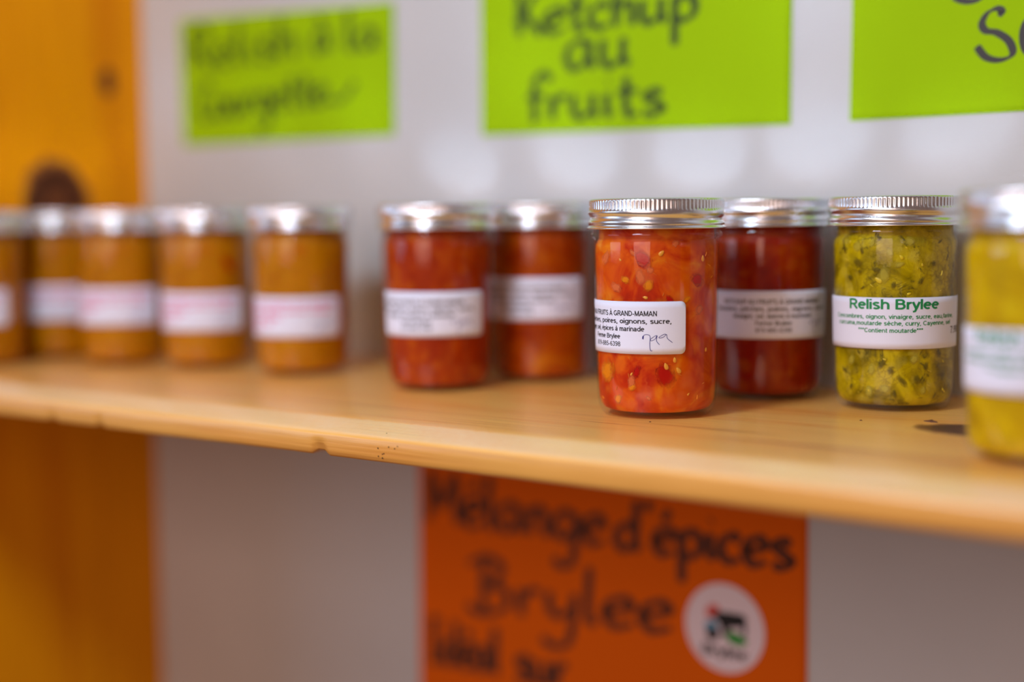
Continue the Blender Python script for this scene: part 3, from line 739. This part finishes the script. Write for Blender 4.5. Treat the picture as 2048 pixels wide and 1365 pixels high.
GRP = 'glass preserve jars on the pine shelf'
CAMX, CAMY = 0.4104, -0.5413
def make_jar(xy, label, cont_mat, lab=None, lab_half=0.055, band_rot=0.0, name='mason_jar'):
    """lab: (kind, arc centre mm, bottom height mm). The jar's -Y turns to face the shelf front where the photographer stands"""
    x, y = xy[0] / 1000, xy[1] / 1000
    face = math.atan2(CAMX - x, -(CAMY - y))
    j = tag(empty(name, (x, y, 0.00002), face), label, 'jar', GRP)
    link('glass', ME_GLASS, j)
    c = mesh_obj('contents', v_cont, f_cont, cont_mat, j, True)
    b = link('screw_band', ME_BAND, j); b.rotation_euler.z = band_rot
    link('lid_disc', ME_DISC, j)
    if lab:
        kind, s0, z0 = lab
        z0 /= 1000
        lb = link('paper_label', build_label(z0, lab_half), j)
        rz = s0 / 32.7
        if kind == 'ket': bent_text('printing', KET(9.6), z0, M_INK, lb)
        elif kind == 'rel': bent_text('printing', REL_A(0), z0, M_INKGREEN, lb); bent_text('price', [('7.99$', 35.5, 48.5, 7.4, 3.8, 0.15)], z0, M_INK, lb)
        elif kind == 'mus': bent_text('printing', MUS(16), z0, M_INKPINK, lb)
        lb.rotation_euler.z = rz
        if kind in ('ket', 'mus'):
            pen_price(z0, 32.2, 47.8, 1.6, 10.4, lb)
    return j, c

J = {}
J[1] = make_jar((-562.5, 82.6), 'mustard-yellow preserve jar cut off by the left picture edge', C_MUST, ('mus', -33, 30), 0.055, 0.4)
J[2] = make_jar((-565.0, 156.4), 'mustard-yellow preserve jar set back beside the side board, second from the left edge', C_MUST, ('mus', -36, 30), 0.055, 1.0)
J[3] = make_jar((-479.6, 150.6), 'mustard-yellow preserve jar third from the left edge, pink print on label', C_MUST, ('mus', -29, 30), 0.055, 2.0)
J[4] = make_jar((-405.0, 167.2), 'mustard-yellow preserve jar with a red fleck near its top right', C_MUST, ('mus', -27, 27.5), 0.055, 2.7)
J[5] = make_jar((-310.9, 170.3), 'mustard-yellow preserve jar at the right end of the yellow group', C_MUST, ('mus', -26, 26.5), 0.055, 0.2)
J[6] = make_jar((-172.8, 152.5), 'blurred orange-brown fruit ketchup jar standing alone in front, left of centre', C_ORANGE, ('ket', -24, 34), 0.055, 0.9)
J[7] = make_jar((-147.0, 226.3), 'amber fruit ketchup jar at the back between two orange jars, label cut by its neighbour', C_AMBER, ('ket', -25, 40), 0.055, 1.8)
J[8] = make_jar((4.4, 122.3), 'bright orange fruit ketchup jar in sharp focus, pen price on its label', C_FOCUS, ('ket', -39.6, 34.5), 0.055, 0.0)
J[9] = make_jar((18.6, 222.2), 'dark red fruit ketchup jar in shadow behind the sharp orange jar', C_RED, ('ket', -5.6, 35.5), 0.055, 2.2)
J[10] = make_jar((98.7, 215.7), 'green cucumber relish jar in focus with green heading on white label', C_RELISH, ('rel', 0, 34), 0.055, 0.1)
J[11] = make_jar((218.6, 87.5), 'very blurred green relish jar nearest the camera, cut off by the right picture edge', C_RELISHY, ('rel', -6, 30), 0.055, 1.4)
# two more of the back row, hidden behind the front jars; their lids throw two of the light patches on the wall
J[12] = make_jar((-243.0, 228.0), 'fruit ketchup jar of the back row hidden behind the lone blurred orange jar', C_AMBER, None, band_rot=0.6)
J[13] = make_jar((-58.5, 228.0), 'fruit ketchup jar of the back row hidden behind the sharp orange jar', C_AMBER, None, band_rot=1.6)

# ------------------------------------------------------------------ pieces seen through the glass
def blob_mesh(name, kind, mat, seed):
    rnd = random.Random(seed)
    v = []; f = []
    nu, nv = (8, 5) if kind == 'seed' else (9, 5)
    v.append((0, 0, 1)); 
    for j in range(1, nv):
        p = PI * j / nv
        for i in range(nu):
            a = 2 * PI * i / nu
            k = 1 if kind == 'seed' else rnd.uniform(0.6, 1.35)
            x, y, z = math.sin(p) * math.cos(a), math.sin(p) * math.sin(a), math.cos(p)
            if kind == 'seed': x *= 0.62 + 0.25 * (-z) ; 
            v.append((x * k, y * k, z * k))
    v.append((0, 0, -1)); last = len(v) - 1
    for i in range(nu): f.append((0, 1 + i, 1 + (i + 1) % nu))
    for j in range(nv - 2):
        for i in range(nu):
            a = 1 + j * nu + i; b = 1 + j * nu + (i + 1) % nu
            f.append((a, a + nu, b + nu, b))
    for i in range(nu): f.append((last, 1 + (nv - 2) * nu + (i + 1) % nu, 1 + (nv - 2) * nu + i))
    return me_from(name, v, f, mat, True)

def cont_r(z):
    z *= 1000
    for (r1, z1), (r2, z2) in zip(CONT[3:12], CONT[4:13]):
        if z1 <= z <= z2: return (r1 + (r2 - r1) * (z - z1) / (z2 - z1)) / 1000
    return 0.031

def pieces(jar, name, items, kind, mat, aspect=(0.5, 1.0), seed=1, flatk=0.35, grow=1.0, sink=0.0):
    """items: (azimuth in degrees from the shelf front, height mm, size mm)"""
    root, cont = jar
    rnd = random.Random(seed)
    variants = [blob_mesh(name, kind, mat, seed * 10 + k) for k in range(3)]
    for n, (az, z, size) in enumerate(items):
        o = link(name, variants[n % 3], cont)
        a = math.radians(az) - root.rotation_euler.z
        s = size / 2000 * grow
        zz = z / 1000; r = cont_r(zz) + 0.00012 - sink
        o.location = (r * math.sin(a), -r * math.cos(a), zz)
        tilt = rnd.uniform(-1.3, 1.3)
        o.rotation_euler = (Matrix.Rotation(a, 3, 'Z') @ Matrix.Rotation(tilt, 3, 'Y')).to_euler()
        o.scale = (s * rnd.uniform(*aspect), min(s * flatk, 0.00055), s)

P8_red = [(18.9, 83.7, 6.6), (39.4, 23.8, 8.0), (12.3, 25.2, 4.1), (71.8, 72.4, 5.1), (43.6, 62.6, 3.6)]
P8_pale = [(9.5, 86.7, 3.1), (16.5, 74.5, 6.1), (-9.1, 68.8, 5.2), (49.3, 91.0, 3.0), (-22.0, 84.1, 6.3), (6.9, 20.1, 5.2), (23.4, 11.6, 2.3), (25.7, 78.0, 3.0), (74.8, 56.8, 4.1)]
P8_yel = [(24.3, 69.9, 4.1), (-23.2, 24.7, 8.0), (-9.2, 10.5, 3.6), (1.7, 72.8, 3.6), (7.4, 17.0, 3.0), (60.6, 62.3, 3.6)]
P8_seed = [(36.1, 86.4, 3.6), (78.9, 83.3, 3.4), (21.1, 63.7, 2.8), (48.6, 31.4, 3.0), (40.3, 28.2, 3.8), (52.4, 25.9, 3.8), (6.9, 24.0, 2.0), (85.5, 35.7, 2.3), (-3.6, 83.1, 1.8), (63.1, 13.2, 1.8)]
pieces(J[8], 'pepper_piece', P8_red, 'chunk', M_RED, seed=3, grow=2.0, sink=0.0002, aspect=(0.5, 0.9))
pieces(J[8], 'pear_chunk', P8_pale, 'chunk', M_PALE, seed=4, grow=1.8, sink=0.0002, aspect=(0.5, 0.9))
pieces(J[8], 'peach_chunk', P8_yel, 'chunk', M_YEL, seed=5, grow=1.9, sink=0.0002, aspect=(0.5, 0.9))
pieces(J[8], 'seed', P8_seed, 'seed', M_SEED, seed=6, aspect=(0.85, 1.0))
rnd = random.Random(11)
pieces(J[8], 'fruit_fibre', [(rnd.uniform(-45, 105), rnd.choice([rnd.uniform(9, 33), rnd.uniform(63, 91)]), rnd.uniform(1.6, 3.2)) for _ in range(14)], 'seed', M_FIBRE, seed=7, aspect=(0.14, 0.24))

P10_seed = [(28.4, 82.4, 2.9), (7.4, 70.3, 4.5), (32.8, 87.3, 1.6), (36.0, 63.2, 2.4), (-23.1, 90.5, 2.1), (48.0, 78.3, 1.8), (-1.7, 11.4, 2.1), (13.6, 28.4, 2.1)]
P10_dark = [(-8.8, 85.7, 3.4), (-13.1, 79.4, 5.0), (59.6, 79.0, 2.6), (-7.9, 66.2, 2.6), (21.5, 67.7, 3.1), (5.4, 75.8, 4.2), (47.2, 69.9, 3.8), (11.4, 26.0, 5.6), (30.5, 17.0, 5.8), (19.6, 22.5, 3.7), (53.9, 24.6, 3.7), (45.0, 17.9, 3.8), (-32.0, 21.4, 4.3), (-22.2, 13.0, 3.2), (23.5, 10.3, 3.7), (-12.8, 31.8, 2.7), (69.0, 31.2, 3.7), (-22.7, 71.5, 3.2), (67.0, 90.2, 3.1), (-30.3, 86.1, 2.7)]
P10_pale = [(12.8, 73.2, 6.9), (1.0, 22.8, 5.2), (-13.8, 88.0, 4.8), (1.8, 90.0, 4.2), (-1.7, 11.5, 5.4), (35.9, 90.4, 4.2), (27.1, 78.4, 4.2), (41.8, 28.5, 4.2), (18.0, 85.0, 4.6), (52.2, 12.1, 3.7), (-21.8, 27.3, 4.4), (13.9, 12.9, 4.4)]
pieces(J[10], 'seed', P10_seed, 'seed', M_SEEDG, seed=8, aspect=(0.85, 1.0))
pieces(J[10], 'cucumber_skin', P10_dark, 'chunk', M_DARKG, seed=9, grow=1.7, sink=0.0002, aspect=(0.35, 0.8))
pieces(J[10], 'cucumber_chunk', P10_pale, 'chunk', M_PALEG, seed=10, grow=1.7, sink=0.0002, aspect=(0.5, 0.9))
pieces(J[10], 'relish_flake', [(rnd.uniform(-45, 80), rnd.choice([rnd.uniform(9, 31), rnd.uniform(64, 91)]), rnd.uniform(1.4, 3.0)) for _ in range(20)], 'seed', M_SEEDG, seed=12, aspect=(0.12, 0.3))
pieces(J[4], 'pepper_strip', [(76, 75, 17)], 'chunk', M_RED, seed=13, aspect=(0.3, 0.45))

# ------------------------------------------------------------------ crumbs on the shelf
def splinter(name, x, y, l, w, h, rz, label, mat):
    rnd = random.Random(int(x * 1e5))
    v = []; f = []; n = 6
    for i in range(n + 1):
        t = i / n; k = math.sin(PI * (0.08 + 0.84 * t))
        for (dy, dz) in ((-1, 0), (-0.6, 1), (0.6, 0.9), (1, 0)):
            v.append(((t - 0.5) * l, dy * w / 2 * k * rnd.uniform(.6, 1.2), dz * h * k * rnd.uniform(.6, 1.2)))
    for i in range(n):
        for j in range(4):
            a = i * 4 + j; b = i * 4 + (j + 1) % 4
            f.append((a, b, b + 4, a + 4))
    f.append((3, 2, 1, 0)); f.append(tuple(n * 4 + j for j in range(4)))
    o = mesh_obj(name, v, f, mat); o.location = (x, y, 0.00001); o.rotation_euler.z = rz
    tag(o, label, 'crumb')
M_CRUMB = plain('brown_bark_crumb', lin(92, 56, 30), 0.8)
splinter('wood_splinter', 0.1391, 0.166, 0.0085, 0.0028, 0.0011, -0.3, 'brown wood splinter on the shelf beside the dark knot', M_CRUMB)
splinter('dust_crumb', 0.1080, 0.1516, 0.0016, 0.0011, 0.0006, 0.2, 'tiny brown crumb on the shelf in front of the relish jar', M_CRUMB)
splinter('dust_crumb', 0.0203, 0.0896, 0.0012, 0.0009, 0.0005, 0.9, 'tiny brown crumb on the shelf in front of the sharp orange jar', M_CRUMB)
